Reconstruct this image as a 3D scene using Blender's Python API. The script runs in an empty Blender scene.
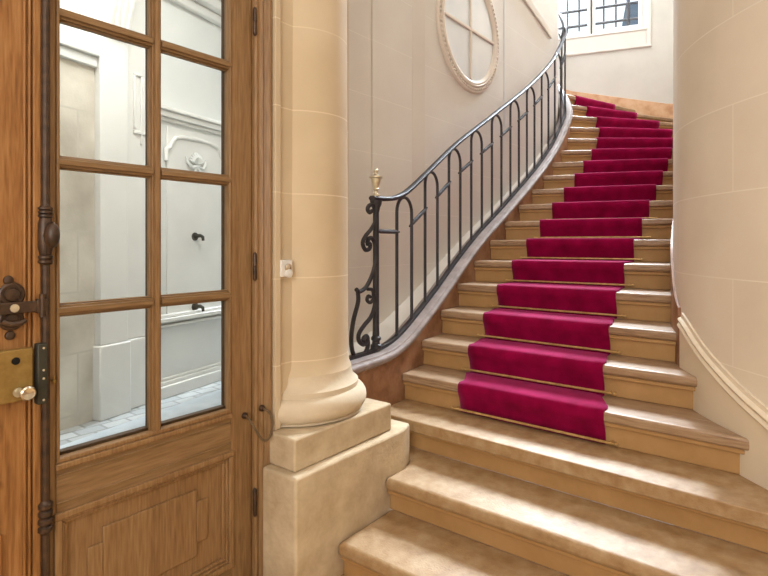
import bpy, bmesh, math, random
import numpy as np
from mathutils import Vector, Matrix
random.seed(4)
PI = math.pi
SC = bpy.context.scene
COL = SC.collection

# ------------------------------------------------------------------ basics
R = 0.165                      # riser height
F = 545.0                      # focal length in pixels of a 768 px wide frame
ZC = 8.85 * R                  # eye height
HEAD = math.atan(423 / F)      # heading of the view, from +X (up the stairs) towards +Y (the door wall)

def tag(o, label=None, cat=None, group=None, kind=None):
    if label: o['label'] = label
    if cat: o['category'] = cat
    if group: o['group'] = group
    if kind: o['kind'] = kind
    return o

def thing(name, label, cat, loc=(0, 0, 0), group=None, kind=None):
    o = bpy.data.objects.new(name, None)
    o.empty_display_size = 0.05
    COL.objects.link(o); o.location = loc
    return tag(o, label, cat, group, kind)

class MB:
    """collects shapes for ONE mesh object"""
    def __init__(s):
        s.bm = bmesh.new(); s.uv = None
    def face(s, vs):
        try: return s.bm.faces.new(vs)
        except ValueError: return None
    def box(s, a, b, rot=None, piv=None):
        x0, y0, z0 = a; x1, y1, z1 = b
        P = [(x0,y0,z0),(x1,y0,z0),(x1,y1,z0),(x0,y1,z0),(x0,y0,z1),(x1,y0,z1),(x1,y1,z1),(x0,y1,z1)]
        v = [s.bm.verts.new(p) for p in P]
        for f in ((0,3,2,1),(4,5,6,7),(0,1,5,4),(1,2,6,5),(2,3,7,6),(3,0,4,7)): s.face([v[i] for i in f])
        if rot is not None:
            bmesh.ops.transform(s.bm, matrix=rot, verts=v)
        return s
    def hexa(s, P):
        v = [s.bm.verts.new(p) for p in P]
        for f in ((0,3,2,1),(4,5,6,7),(0,1,5,4),(1,2,6,5),(2,3,7,6),(3,0,4,7)): s.face([v[i] for i in f])
        return s
    def prism(s, poly, z0, z1):
        n = len(poly)
        lo = [s.bm.verts.new((p[0], p[1], z0)) for p in poly]
        hi = [s.bm.verts.new((p[0], p[1], z1)) for p in poly]
        s.face(lo[::-1]); s.face(hi)
        for i in range(n):
            j = (i + 1) % n; s.face([lo[i], lo[j], hi[j], hi[i]])
        return s
    def grid(s, rows, close=False, cap=True):
        V = [[s.bm.verts.new(p) for p in r] for r in rows]
        n = len(V[0])
        for a, b in zip(V, V[1:]):
            for i in range(n if close else n - 1):
                j = (i + 1) % n
                s.face([a[i], a[j], b[j], b[i]])
        if close and cap:
            s.face(V[0][::-1]); s.face(V[-1])
        return s
    def tube(s, pts, r, n=8, flat=None):
        """round bar through 3-D points; r a number or one per point"""
        pts = [Vector(p) for p in pts]
        rr = r if isinstance(r, (list, tuple)) else [r] * len(pts)
        rows = []; ref = None
        for i, p in enumerate(pts):
            a = pts[max(i - 1, 0)]; b = pts[min(i + 1, len(pts) - 1)]
            t = (b - a).normalized()
            if ref is None:
                ref = t.orthogonal().normalized()
            ref = (ref - t * ref.dot(t))
            ref = ref.normalized() if ref.length > 1e-6 else t.orthogonal().normalized()
            bi = t.cross(ref)
            rows.append([p + (ref * math.cos(2*PI*k/n) + bi * math.sin(2*PI*k/n)) * rr[i] for k in range(n)])
        return s.grid(rows, True)
    def sweep(s, path, prof):
        """path: (pos xyz, tangent xy); prof: (side, up), side to the left of travel"""
        rows = []
        for p, t in path:
            nx, ny = -t[1], t[0]
            rows.append([(p[0] + nx*a, p[1] + ny*a, p[2] + b) for a, b in prof])
        return s.grid(rows, True)
    def lathe(s, prof, c=(0, 0, 0), n=32, M=None):
        rows = [[(c[0] + r*math.cos(2*PI*k/n), c[1] + r*math.sin(2*PI*k/n), c[2] + z) for k in range(n)] for r, z in prof]
        if M is not None:
            rows = [[M @ Vector(p) for p in r] for r in rows]
        return s.grid(rows, True)
    def cut(s, p, n):
        bmesh.ops.bisect_plane(s.bm, geom=s.bm.verts[:] + s.bm.edges[:] + s.bm.faces[:], plane_co=p, plane_no=n, clear_outer=True)
        return s
    def build(s, name, mat, parent=None, bevel=0, seg=2, smooth=True, angle=35, uvf=None):
        bmesh.ops.recalc_face_normals(s.bm, faces=s.bm.faces)
        me = bpy.data.meshes.new(name)
        if uvf:
            L = s.bm.loops.layers.uv.new('UVMap')
            for f in s.bm.faces:
                for l in f.loops: l[L].uv = uvf(l.vert.co)
        s.bm.to_mesh(me); s.bm.free()
        o = bpy.data.objects.new(name, me); COL.objects.link(o)
        me.materials.append(mat)
        if smooth:
            for p in me.polygons: p.use_smooth = True
            me.set_sharp_from_angle(angle=math.radians(angle))
        if bevel:
            m = o.modifiers.new('bevel', 'BEVEL'); m.width = bevel; m.segments = seg
            m.limit_method = 'ANGLE'; m.angle_limit = math.radians(40); m.use_clamp_overlap = True
            m.harden_normals = False
        if parent is not None:
            o.parent = parent
            o.matrix_parent_inverse = Matrix.Translation(-parent.location) if parent.type == 'EMPTY' else Matrix()
        return o

# ------------------------------------------------------------------ materials
def srgb(r, g, b):
    f = lambda c: (c/255/12.92) if c/255 <= .04045 else ((c/255 + .055)/1.055)**2.4
    return (f(r), f(g), f(b), 1)

def mat(name):
    m = bpy.data.materials.new(name); m.use_nodes = True
    nt = m.node_tree; b = nt.nodes['Principled BSDF']
    return m, nt, b

def ramp(nt, stops):
    n = nt.nodes.new('ShaderNodeValToRGB'); e = n.color_ramp.elements
    while len(e) < len(stops): e.new(0.5)
    for k, (p, c) in enumerate(stops): e[k].position = p; e[k].color = c
    return n

def noisy(name, c1, c2, scale=(4, 4, 4), detail=6, rough=.7, bump=0.0, bscale=60, spec=.3, metal=0, c3=None, lo=.35, hi=.65):
    m, nt, b = mat(name); N = nt.nodes; L = nt.links
    tc = N.new('ShaderNodeTexCoord'); mp = N.new('ShaderNodeMapping'); mp.inputs['Scale'].default_value = scale
    L.new(tc.outputs['Object'], mp.inputs['Vector'])
    no = N.new('ShaderNodeTexNoise'); no.inputs['Scale'].default_value = 1; no.inputs['Detail'].default_value = detail
    no.inputs['Roughness'].default_value = .6
    L.new(mp.outputs[0], no.inputs['Vector'])
    st = [(lo, c1), (hi, c2)] if c3 is None else [(lo, c1), ((lo+hi)/2, c2), (hi, c3)]
    r = ramp(nt, st); L.new(no.outputs[0], r.inputs[0]); L.new(r.outputs[0], b.inputs['Base Color'])
    b.inputs['Roughness'].default_value = rough; b.inputs['Metallic'].default_value = metal
    b.inputs['Specular IOR Level'].default_value = spec
    if bump:
        n2 = N.new('ShaderNodeTexNoise'); n2.inputs['Scale'].default_value = bscale; n2.inputs['Detail'].default_value = 4
        L.new(tc.outputs['Object'], n2.inputs['Vector'])
        bp = N.new('ShaderNodeBump'); bp.inputs['Strength'].default_value = bump; bp.inputs['Distance'].default_value = .01
        L.new(n2.outputs[0], bp.inputs['Height']); L.new(bp.outputs[0], b.inputs['Normal'])
    return m

def oak(name, dark, mid, light, axis='z', rough=.45):
    m, nt, b = mat(name); N = nt.nodes; L = nt.links
    tc = N.new('ShaderNodeTexCoord'); mp = N.new('ShaderNodeMapping')
    mp.inputs['Scale'].default_value = (22, 22, 1.6) if axis == 'z' else ((1.6, 22, 22) if axis == 'x' else (22, 1.6, 22))
    L.new(tc.outputs['Object'], mp.inputs['Vector'])
    a = N.new('ShaderNodeTexNoise'); a.inputs['Scale'].default_value = .38; a.inputs['Detail'].default_value = 3; a.inputs['Distortion'].default_value = .8
    L.new(mp.outputs[0], a.inputs['Vector'])
    w = N.new('ShaderNodeMath'); w.operation = 'MULTIPLY'; w.inputs[1].default_value = 14
    L.new(a.outputs[0], w.inputs[0])
    fr = N.new('ShaderNodeMath'); fr.operation = 'SINE'; L.new(w.outputs[0], fr.inputs[0])
    fi = N.new('ShaderNodeTexNoise'); fi.inputs['Scale'].default_value = 6; fi.inputs['Detail'].default_value = 5
    L.new(mp.outputs[0], fi.inputs['Vector'])
    ad = N.new('ShaderNodeMath'); ad.operation = 'MULTIPLY_ADD'; ad.inputs[1].default_value = .07
    L.new(fr.outputs[0], ad.inputs[0]); L.new(fi.outputs[0], ad.inputs[2])
    r = ramp(nt, [(.25, dark), (.52, mid), (.8, light)]); L.new(ad.outputs[0], r.inputs[0])
    L.new(r.outputs[0], b.inputs['Base Color'])
    b.inputs['Roughness'].default_value = rough; b.inputs['Specular IOR Level'].default_value = .35
    bp = N.new('ShaderNodeBump'); bp.inputs['Strength'].default_value = .12; bp.inputs['Distance'].default_value = .004
    L.new(fi.outputs[0], bp.inputs['Height']); L.new(bp.outputs[0], b.inputs['Normal'])
    return m

def ashlar(name, ca, cb, joint, width=.9, row=.375, mortar=.0035, rough=.75, var=.06, bump=.05):
    """dressed stone in courses; UV = (run along the wall, height)"""
    m, nt, b = mat(name); N = nt.nodes; L = nt.links
    uv = N.new('ShaderNodeUVMap'); uv.uv_map = 'UVMap'
    br = N.new('ShaderNodeTexBrick'); br.offset = .5
    br.inputs['Scale'].default_value = 1; br.inputs['Mortar Size'].default_value = mortar
    br.inputs['Mortar Smooth'].default_value = .3
    br.inputs['Brick Width'].default_value = width; br.inputs['Row Height'].default_value = row
    br.inputs['Color1'].default_value = (1, 1, 1, 1); br.inputs['Color2'].default_value = (1-var, 1-var*1.1, 1-var*1.3, 1)
    L.new(uv.outputs[0], br.inputs['Vector'])
    br.inputs['Mortar'].default_value = (1, 1, 1, 1)
    tc = N.new('ShaderNodeTexCoord')
    no = N.new('ShaderNodeTexNoise'); no.inputs['Scale'].default_value = 2.2; no.inputs['Detail'].default_value = 7
    L.new(tc.outputs['Object'], no.inputs['Vector'])
    r = ramp(nt, [(.33, ca), (.68, cb)]); L.new(no.outputs[0], r.inputs[0])
    mu = N.new('ShaderNodeMix'); mu.data_type = 'RGBA'; mu.blend_type = 'MULTIPLY'; mu.inputs[0].default_value = 1
    L.new(r.outputs[0], mu.inputs[6]); L.new(br.outputs['Color'], mu.inputs[7])
    mj = N.new('ShaderNodeMix'); mj.data_type = 'RGBA'
    L.new(br.outputs['Fac'], mj.inputs[0]); L.new(mu.outputs[2], mj.inputs[6]); mj.inputs[7].default_value = joint
    L.new(mj.outputs[2], b.inputs['Base Color'])
    b.inputs['Roughness'].default_value = rough; b.inputs['Specular IOR Level'].default_value = .3
    n2 = N.new('ShaderNodeTexNoise'); n2.inputs['Scale'].default_value = 45; n2.inputs['Detail'].default_value = 5
    L.new(tc.outputs['Object'], n2.inputs['Vector'])
    bp = N.new('ShaderNodeBump'); bp.inputs['Strength'].default_value = bump; bp.inputs['Distance'].default_value = .01
    L.new(n2.outputs[0], bp.inputs['Height']); L.new(bp.outputs[0], b.inputs['Normal'])
    return m

def glassmat(name, tint, gloss=.12, rough=.0):
    m = bpy.data.materials.new(name); m.use_nodes = True; nt = m.node_tree; N = nt.nodes; L = nt.links
    for n in list(N): N.remove(n)
    o = N.new('ShaderNodeOutputMaterial'); mx = N.new('ShaderNodeMixShader')
    t = N.new('ShaderNodeBsdfTransparent'); t.inputs[0].default_value = tint
    g = N.new('ShaderNodeBsdfGlossy'); g.inputs['Roughness'].default_value = rough
    fz = N.new('ShaderNodeFresnel'); fz.inputs[0].default_value = 1.45
    ge = N.new('ShaderNodeNewGeometry'); iv = N.new('ShaderNodeMath'); iv.operation = 'SUBTRACT'; iv.inputs[0].default_value = 1
    mu = N.new('ShaderNodeMath'); mu.operation = 'MULTIPLY'
    L.new(ge.outputs['Backfacing'], iv.inputs[1]); L.new(iv.outputs[0], mu.inputs[0]); L.new(fz.outputs[0], mu.inputs[1])   # mirror only on the outer face of the pane
    L.new(mu.outputs[0], mx.inputs[0]); L.new(t.outputs[0], mx.inputs[1]); L.new(g.outputs[0], mx.inputs[2])
    L.new(mx.outputs[0], o.inputs[0])
    return m

M = {}
M['oak'] = oak('oak', srgb(116, 86, 54), srgb(138, 106, 70), srgb(154, 123, 86))
M['oak_gold'] = oak('oak_gold', srgb(118, 78, 42), srgb(150, 104, 58), srgb(170, 126, 78))
M['oak_x'] = oak('oak_rail', srgb(112, 85, 55), srgb(133, 104, 70), srgb(148, 119, 85), 'x')
M['stone'] = ashlar('limestone_column', srgb(194, 174, 144), srgb(209, 191, 163), srgb(218, 202, 176), width=40, mortar=.003, var=.0)
M['stone_plain'] = noisy('limestone', srgb(196, 180, 154), srgb(212, 198, 174), (3, 3, 3), 8, .8, .12, 50)
M['stone_base'] = noisy('limestone_pedestal', srgb(178, 158, 128), srgb(208, 191, 162), (6, 6, 6), 12, .85, .3, 40)
M['wall_right'] = ashlar('wall_stone_right', srgb(222, 212, 196), srgb(232, 223, 208), srgb(238, 231, 218), width=1.05, mortar=.003, var=.02)
M['wall_back'] = noisy('plaster_back', srgb(200, 199, 194), srgb(210, 209, 204), (1.5, 1.5, 1.5), 4, .8, .02, 60)
M['wall_left'] = ashlar('wall_plaster_left', srgb(216, 211, 204), srgb(222, 218, 211), srgb(228, 224, 217), width=30, mortar=.003, var=.0, bump=.03)
M['plaster'] = noisy('plaster_white', srgb(212, 214, 212), srgb(220, 221, 218), (1.5, 1.5, 1.5), 4, .8, .02, 60)
M['plaster_warm'] = noisy('plaster_cream', srgb(214, 208, 199), srgb(221, 215, 206), (1.5, 1.5, 1.5), 4, .8, .02, 60)
M['white_paint'] = noisy('white_paint', srgb(218, 217, 213), srgb(226, 225, 221), (2, 2, 2), 3, .45)
M['cream_paint'] = noisy('cream_paint', srgb(220, 208, 186), srgb(226, 214, 194), (2, 2, 2), 4, .55)
M['ring_paint'] = noisy('ring_paint', srgb(216, 206, 194), srgb(226, 217, 206), (2, 2, 2), 4, .55)
M['ochre'] = noisy('ochre_paint', srgb(168, 130, 82), srgb(180, 142, 94), (6, 6, 6), 6, .6, .04, 40)
M['tread_stone'] = noisy('tread_stone', srgb(130, 97, 60), srgb(160, 129, 91), (14, 14, 14), 14, .5, .18, 110, spec=.5, c3=srgb(178, 153, 119), lo=.2, hi=.72)
M['tread_wood'] = oak('tread_wood', srgb(126, 98, 74), srgb(156, 128, 100), srgb(174, 148, 121), 'y', .38)
M['marble'] = noisy('brown_marble', srgb(116, 80, 58), srgb(154, 114, 86), (6, 6, 6), 10, .45, .05, 40, c3=srgb(176, 140, 112), lo=.3, hi=.7)
M['pink_stone'] = noisy('pink_stone', srgb(186, 142, 108), srgb(206, 168, 134), (8, 8, 8), 9, .5, c3=srgb(214, 182, 152), lo=.3, hi=.7)
M['cap_stone'] = noisy('grey_stone', srgb(126, 114, 110), srgb(156, 144, 140), (9, 9, 9), 8, .36, .05, 60, spec=.5)
M['iron'] = noisy('black_iron', srgb(34, 32, 36), srgb(50, 47, 52), (12, 12, 12), 4, .52, .1, 80, spec=.45)
M['bronze'] = noisy('dark_bronze', srgb(52, 38, 28), srgb(84, 62, 44), (25, 25, 25), 6, .42, .08, 90, spec=.6, metal=.35)
M['brass'] = noisy('polished_brass', srgb(206, 196, 168), srgb(224, 216, 194), (30, 30, 30), 3, .3, metal=.7)
M['brass_rod'] = noisy('aged_brass', srgb(186, 148, 92), srgb(214, 180, 124), (30, 30, 30), 3, .4, metal=.5)
M['brass_dull'] = noisy('dull_brass', srgb(138, 110, 58), srgb(158, 130, 74), (25, 25, 25), 5, .5, metal=.4)
M['gunmetal'] = noisy('gunmetal', srgb(58, 58, 50), srgb(74, 72, 62), (20, 20, 20), 4, .5, metal=.4)
M['chrome'] = noisy('nickel', srgb(200, 190, 170), srgb(220, 212, 196), (20, 20, 20), 2, .22, metal=.9)
M['black'] = noisy('black_hole', srgb(14, 12, 10), srgb(20, 17, 14), (9, 9, 9), 2, .8)
M['cable'] = noisy('cable_rubber', srgb(92, 74, 52), srgb(112, 92, 66), (30, 30, 30), 3, .55)
M['glass'] = glassmat('clear_glass', (.95, .96, .95, 1))
M['mirror_glass'] = noisy('milky_glass', srgb(204, 212, 218), srgb(226, 230, 232), (1.3, 1.3, 1.3), 3, .08, spec=.7)
M['cobble'] = None
M['hall_floor'] = ashlar('hall_floor_stone', srgb(176, 140, 96), srgb(196, 164, 120), srgb(120, 96, 68), width=.5, row=.5, mortar=.004)
M['damp'] = ashlar('damp_stone', srgb(172, 164, 150), srgb(214, 208, 196), srgb(190, 184, 172), width=.9, row=.52, mortar=.01, bump=.2)
M['kerb'] = noisy('blue_grey_kerb', srgb(168, 178, 186), srgb(188, 196, 202), (5, 5, 5), 6, .5)
M['dark_brown'] = noisy('dark_brown_bars', srgb(62, 44, 28), srgb(78, 56, 36), (8, 8, 8), 4, .5)
M['slate'] = noisy('slate_blue', srgb(70, 84, 98), srgb(92, 106, 120), (3, 3, 3), 5, .7)
M['render'] = noisy('pale_render', srgb(214, 216, 214), srgb(226, 226, 222), (2, 2, 2), 4, .8)

def carpet_mat():
    m, nt, b = mat('magenta_velvet'); N = nt.nodes; L = nt.links
    tc = N.new('ShaderNodeTexCoord')
    no = N.new('ShaderNodeTexNoise'); no.inputs['Scale'].default_value = 9; no.inputs['Detail'].default_value = 6
    L.new(tc.outputs['Object'], no.inputs['Vector'])
    r = ramp(nt, [(.3, srgb(114, 0, 46)), (.7, srgb(142, 5, 64))]); L.new(no.outputs[0], r.inputs[0])
    L.new(r.outputs[0], b.inputs['Base Color'])
    b.inputs['Roughness'].default_value = .95; b.inputs['Specular IOR Level'].default_value = .1
    b.inputs['Sheen Weight'].default_value = .35; b.inputs['Sheen Tint'].default_value = srgb(230, 110, 180); b.inputs['Sheen Roughness'].default_value = .4
    n2 = N.new('ShaderNodeTexNoise'); n2.inputs['Scale'].default_value = 260; n2.inputs['Detail'].default_value = 2
    L.new(tc.outputs['Object'], n2.inputs['Vector'])
    bp = N.new('ShaderNodeBump'); bp.inputs['Strength'].default_value = .35; bp.inputs['Distance'].default_value = .004
    L.new(n2.outputs[0], bp.inputs['Height']); L.new(bp.outputs[0], b.inputs['Normal'])
    return m
M['carpet'] = carpet_mat()

def cobble_mat():
    m, nt, b = mat('pale_cobbles'); N = nt.nodes; L = nt.links
    tc = N.new('ShaderNodeTexCoord')
    br = N.new('ShaderNodeTexBrick'); br.inputs['Scale'].default_value = 1
    br.inputs['Brick Width'].default_value = .22; br.inputs['Row Height'].default_value = .15; br.inputs['Mortar Size'].default_value = .012
    br.inputs['Color1'].default_value = srgb(172, 174, 172); br.inputs['Color2'].default_value = srgb(150, 154, 154); br.inputs['Mortar'].default_value = srgb(128, 130, 128)
    L.new(tc.outputs['Object'], br.inputs['Vector']); L.new(br.outputs['Color'], b.inputs['Base Color'])
    b.inputs['Roughness'].default_value = .6
    no = N.new('ShaderNodeTexNoise'); no.inputs['Scale'].default_value = 14; L.new(tc.outputs['Object'], no.inputs['Vector'])
    bp = N.new('ShaderNodeBump'); bp.inputs['Strength'].default_value = .3; bp.inputs['Distance'].default_value = .02
    L.new(no.outputs[0], bp.inputs['Height']); L.new(bp.outputs[0], b.inputs['Normal'])
    return m
M['cobble'] = cobble_mat()

# ------------------------------------------------------------------ plan curves
def smooth_path(ctrl, step=.02):
    """Catmull-Rom through plan points, resampled evenly"""
    P = [np.array(p, float) for p in ctrl]
    P = [2*P[0] - P[1]] + P + [2*P[-1] - P[-2]]
    out = []
    for i in range(1, len(P) - 2):
        for t in np.linspace(0, 1, 24, endpoint=False):
            a, b, c, d = P[i-1:i+3]
            out.append(.5*((2*b) + (c - a)*t + (2*a - 5*b + 4*c - d)*t*t + (3*b - a - 3*c + d)*t**3))
    out.append(P[-2]); out = np.array(out)
    d = np.r_[0, np.cumsum(np.hypot(*np.diff(out, axis=0).T))]
    s = np.arange(0, d[-1], step)
    return np.c_[np.interp(s, d, out[:, 0]), np.interp(s, d, out[:, 1])], s

CEN = (6.15, 2.55)                         # centre of the turn round the core wall
ARC = [(-65 + 0)]
def arc_pts(r, a0, a1, n=12):
    return [(CEN[0] + r*math.cos(math.radians(a)), CEN[1] + r*math.sin(math.radians(a))) for a in np.linspace(a0, a1, n)]
inner_ctrl = [(1.95, 1.905), (2.3, 1.93), (2.69, 1.965), (2.99, 2.0), (3.28, 2.035), (3.6, 2.07), (4.0, 2.095), (4.5, 2.11), (5.0, 2.12), (5.5, 2.128), (5.9, 2.135)] + arc_pts(.41, -82, 95)
INN, INS = smooth_path(inner_ctrl)
TAN = np.gradient(INN, axis=0); TAN /= np.hypot(*TAN.T)[:, None]
NOR = np.c_[-TAN[:, 1], TAN[:, 0]]         # to the left of travel, towards the core wall
RAILP = INN + NOR*.055                     # plan line of the railing
def s_of_x(x):
    i = np.argmax(INN[:, 0] >= x); return INS[i]
def s_of_az(a):
    az = np.degrees(np.arctan2(INN[:, 1] - CEN[1], INN[:, 0] - CEN[0])); ok = np.where((INN[:, 0] > 6.0) & (az >= a))[0]
    return INS[ok[0]] if len(ok) else INS[-1]
def table(xs, azs):
    S = [(s_of_x(x), z) for x, z in xs] + [(s_of_az(a), z) for a, z in azs]
    z = np.interp(INS, [a for a, _ in S], [b for _, b in S])
    for k in (7, 5):
        z = np.convolve(np.pad(z, k, mode='edge'), np.ones(2*k+1)/(2*k+1), 'valid')
    return z
ZBASE = table([(1.96, .835), (2.5, .835), (2.62, .842), (2.73, .872), (2.96, .972), (3.35, 1.165), (3.74, 1.385), (4.08, 1.572), (4.35, 1.705), (4.9, 1.99), (5.41, 2.28), (5.85, 2.58), (6.07, 2.80)],
              [(-88, 2.88), (-65, 3.07), (-20, 3.44), (30, 3.9), (93, 4.45)])
ZRAIL = table([(1.96, 1.725), (2.5, 1.725), (2.68, 1.725), (2.78, 1.745), (2.86, 1.785), (3.07, 1.905), (3.35, 2.06), (3.66, 2.23), (4.15, 2.485), (4.67, 2.76), (5.15, 3.02), (5.62, 3.31), (5.93, 3.54), (6.1, 3.73)],
              [(-88, 3.79), (-65, 3.97), (-20, 4.34), (30, 4.8), (93, 5.35)])
def at_s(s, arr):
    if arr.ndim == 1: return float(np.interp(s, INS, arr))
    return np.array([np.interp(s, INS, arr[:, 0]), np.interp(s, INS, arr[:, 1])])
def rp(s, z):
    p = at_s(s, RAILP); return (p[0], p[1], z)

wall_ctrl = [(2.12, -2.0), (2.14, -1.3), (2.17, -.9), (2.24, -.6), (2.36, -.27), (2.5, -.02), (2.63, .125), (2.76, .25), (2.95, .395), (3.2, .525), (3.5, .605), (3.8, .66), (4.1, .70), (4.5, .735), (5.0, .76), (6.0, .775), (7.0, .775), (8.42, .78)]
WR, WRS = smooth_path(wall_ctrl, .04)
WT = np.gradient(WR, axis=0); WT /= np.hypot(*WT.T)[:, None]
BN = np.array([.956, .292]); BN /= np.hypot(*BN); BT = np.array([-BN[1], BN[0]]); BD = 8.28   # back wall: n.p = BD
def bw(u, off=0.0):
    """plan point on the back wall at run u; off towards outside"""
    p = BN*(BD + off) + BT*u; return (float(p[0]), float(p[1]))
OUT = [tuple(p) for p in WR if p[0] < 8.40] + [bw(-1.6), bw(0), bw(1.6), bw(3.2)]     # outer edge of the stair
OUT = [p for p in OUT if np.dot(BN, p) <= BD + 1e-6]

def ray_hit(o, d, poly):
    best = None
    for a, b in zip(poly, poly[1:]):
        ax, ay = a; ex, ey = b[0]-ax, b[1]-ay
        den = d[0]*ey - d[1]*ex
        if abs(den) < 1e-9: continue
        t = ((ax-o[0])*ey - (ay-o[1])*ex)/den; u = ((ax-o[0])*d[1] - (ay-o[1])*d[0])/den
        if 0 <= u <= 1 and t > 0 and (best is None or t < best): best = t
    return best

# nosing lines: a point on the carpet's left edge, and the bearing of the nosing towards the right wall
NOSE = {1: (1.735, 1.5, -90.5), 2: (2.07, 1.5, -90.5), 3: (2.425, 1.5, -92), 4: (2.70, 1.56, -91.5), 5: (2.96, 1.64, -91), 6: (3.245, 1.685, -92), 7: (3.545, 1.735, -90),
        8: (3.856, 1.765, -87), 9: (4.176, 1.787, -83), 10: (4.50, 1.805, -79), 11: (4.824, 1.82, -76), 12: (5.15, 1.829, -73), 13: (5.47, 1.837, -69),
        14: (5.775, 1.845, -64), 15: (6.07, 1.85, -58), 16: (6.335, 1.873, -51), 17: (6.56, 1.915, -44), 18: (6.727, 1.992, -37), 19: (6.815, 2.133, -28), 20: (6.86, 2.285, -19),
        21: (6.875, 2.44, -9), 22: (6.87, 2.58, 2), 23: (6.84, 2.73, 14), 24: (6.78, 2.87, 27)}
INNPOLY = [tuple(p) for p in INN]
def nose(k, off=0.0):
    """ends of nosing line k, moved 'off' up the stair: left point, right point, and the line's origin and direction"""
    x, y, a = NOSE[k]; d = np.array([math.cos(math.radians(a)), math.sin(math.radians(a))]); n = np.array([-d[1], d[0]])
    o = np.array([x, y]) + n*off
    if k <= 2:
        l = np.array([o[0] - d[0]/d[1]*(o[1]-1.606), 1.606]); r = np.array([o[0], -1.98])
    else:
        if k == 3: l = ray_hit(o, -d, [(2.34, 1.6), (2.34, 1.95)] + INNPOLY)
        else: l = ray_hit(o, -d, INNPOLY)
        l = o - d*(l if l else .3)
        r = ray_hit(o, d, OUT); r = o + d*((r if r else 1.2) - .002)
    return l, r, o, d

# ------------------------------------------------------------------ staircase
stair = thing('staircase', 'curved stone and wood staircase with ochre risers rising between railing and stone wall', 'staircase', (1.7, 1.0, 0))
TOP = 20
for k in range(1, TOP):
    stone = k <= 3
    th = .062 if stone else .05
    set_back = .045 if stone else .035
    l0, r0, _, _ = nose(k); l1, r1, _, _ = nose(k+1, set_back + .02)
    poly = [tuple(l0), tuple(r0)]
    if k >= 3:                                   # follow the wall between the two ends
        mids = [p for p in OUT if min(r0[0], r1[0]) + .01 < p[0] < max(r0[0], r1[0]) - .01 and k < 15]
        mids = sorted(mids, key=lambda p: p[0])
        poly += [tuple(np.array(p) + np.array([0, .002])) for p in mids]
    poly += [tuple(r1)] + ([(l1[0], 1.93), (2.338, 1.93), (2.338, 1.641), (2.227, 1.605)] if k == 2 else [tuple(l1)])
    z = k*R
    td = MB().prism(poly, z - th, z).build('tread', M['tread_stone'] if stone else M['tread_wood'], stair, .022 if stone else .017, 4)
    if stone: tag(td, 'worn tan stone tread')
    # riser with the small cove under the nosing
    a, b, _, _ = nose(k, set_back); a2, b2, _, _ = nose(k, set_back + .02); c0, c1, _, _ = nose(k, set_back - .018)
    m = MB().prism([tuple(a), tuple(b), tuple(b2), tuple(a2)], (k-1)*R, z - th)
    m.prism([tuple(c0), tuple(c1), tuple(b), tuple(a)], z - th - .022, z - th - .001)
    m.build('riser', M['ochre'], stair, .004, 2)
l0, r0, _, _ = nose(20); zl = 20*R
land = [tuple(l0), tuple(r0), bw(.9, -.003), bw(2.4, -.003), (6.9, 4.59), (4.77, 4.59), (4.77, 2.97), (6.0, 2.97)] + arc_pts(.40, 92, -8, 9)
MB().prism(land, zl - .05, zl).build('landing', M['tread_wood'], stair, .012, 3)
a, b, _, _ = nose(20, .035); a2, b2, _, _ = nose(20, .055)
MB().prism([tuple(a), tuple(b), tuple(b2), tuple(a2)], 19*R, zl - .05).build('riser', M['ochre'], stair)
path = [((INN[i][0], INN[i][1], ZBASE[i] - .015), TAN[i]) for i in range(0, len(INN), 3)]
# stringer (brown stone face) and its moulded cap
rows = []
for (p, t) in path:
    n = (-t[1], t[0])
    zb = p[2] - .62
    rows.append([(p[0], p[1], max(zb, .0)), (p[0] + n[0]*.11, p[1] + n[1]*.11, max(zb, .0)), (p[0] + n[0]*.11, p[1] + n[1]*.11, p[2] - .06), (p[0], p[1], p[2] - .06)])
s_ = MB().grid(rows, True).build('stringer', M['marble'], stair)
tag(s_, 'brown marbled stone stringer under the grey cap')
cap = [(-.03, -.05), (-.034, -.035), (-.028, -.02), (-.015, -.014), (-.012, -.004), (0, 0), (.10, 0), (.112, -.006), (.115, -.065), (-.005, -.065), (-.012, -.055)]
MB().sweep(path, cap).build('stringer_cap', M['cap_stone'], stair, angle=50)
# plaster ledge between the cap and the core wall
YW = 2.285
rows = []
for (p, t) in path:
    if p[0] > 5.9: break
    n = (-t[1], t[0]); q = (p[0] + n[0]*.113, p[1] + n[1]*.113)
    if q[1] < YW:
        rows.append([(q[0], q[1], p[2] - .5), (q[0], YW, p[2] - .5), (q[0], YW, p[2] - .012), (q[0], q[1], p[2] - .012)])
MB().grid(rows, True).build('ledge', M['plaster_warm'], stair)

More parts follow.
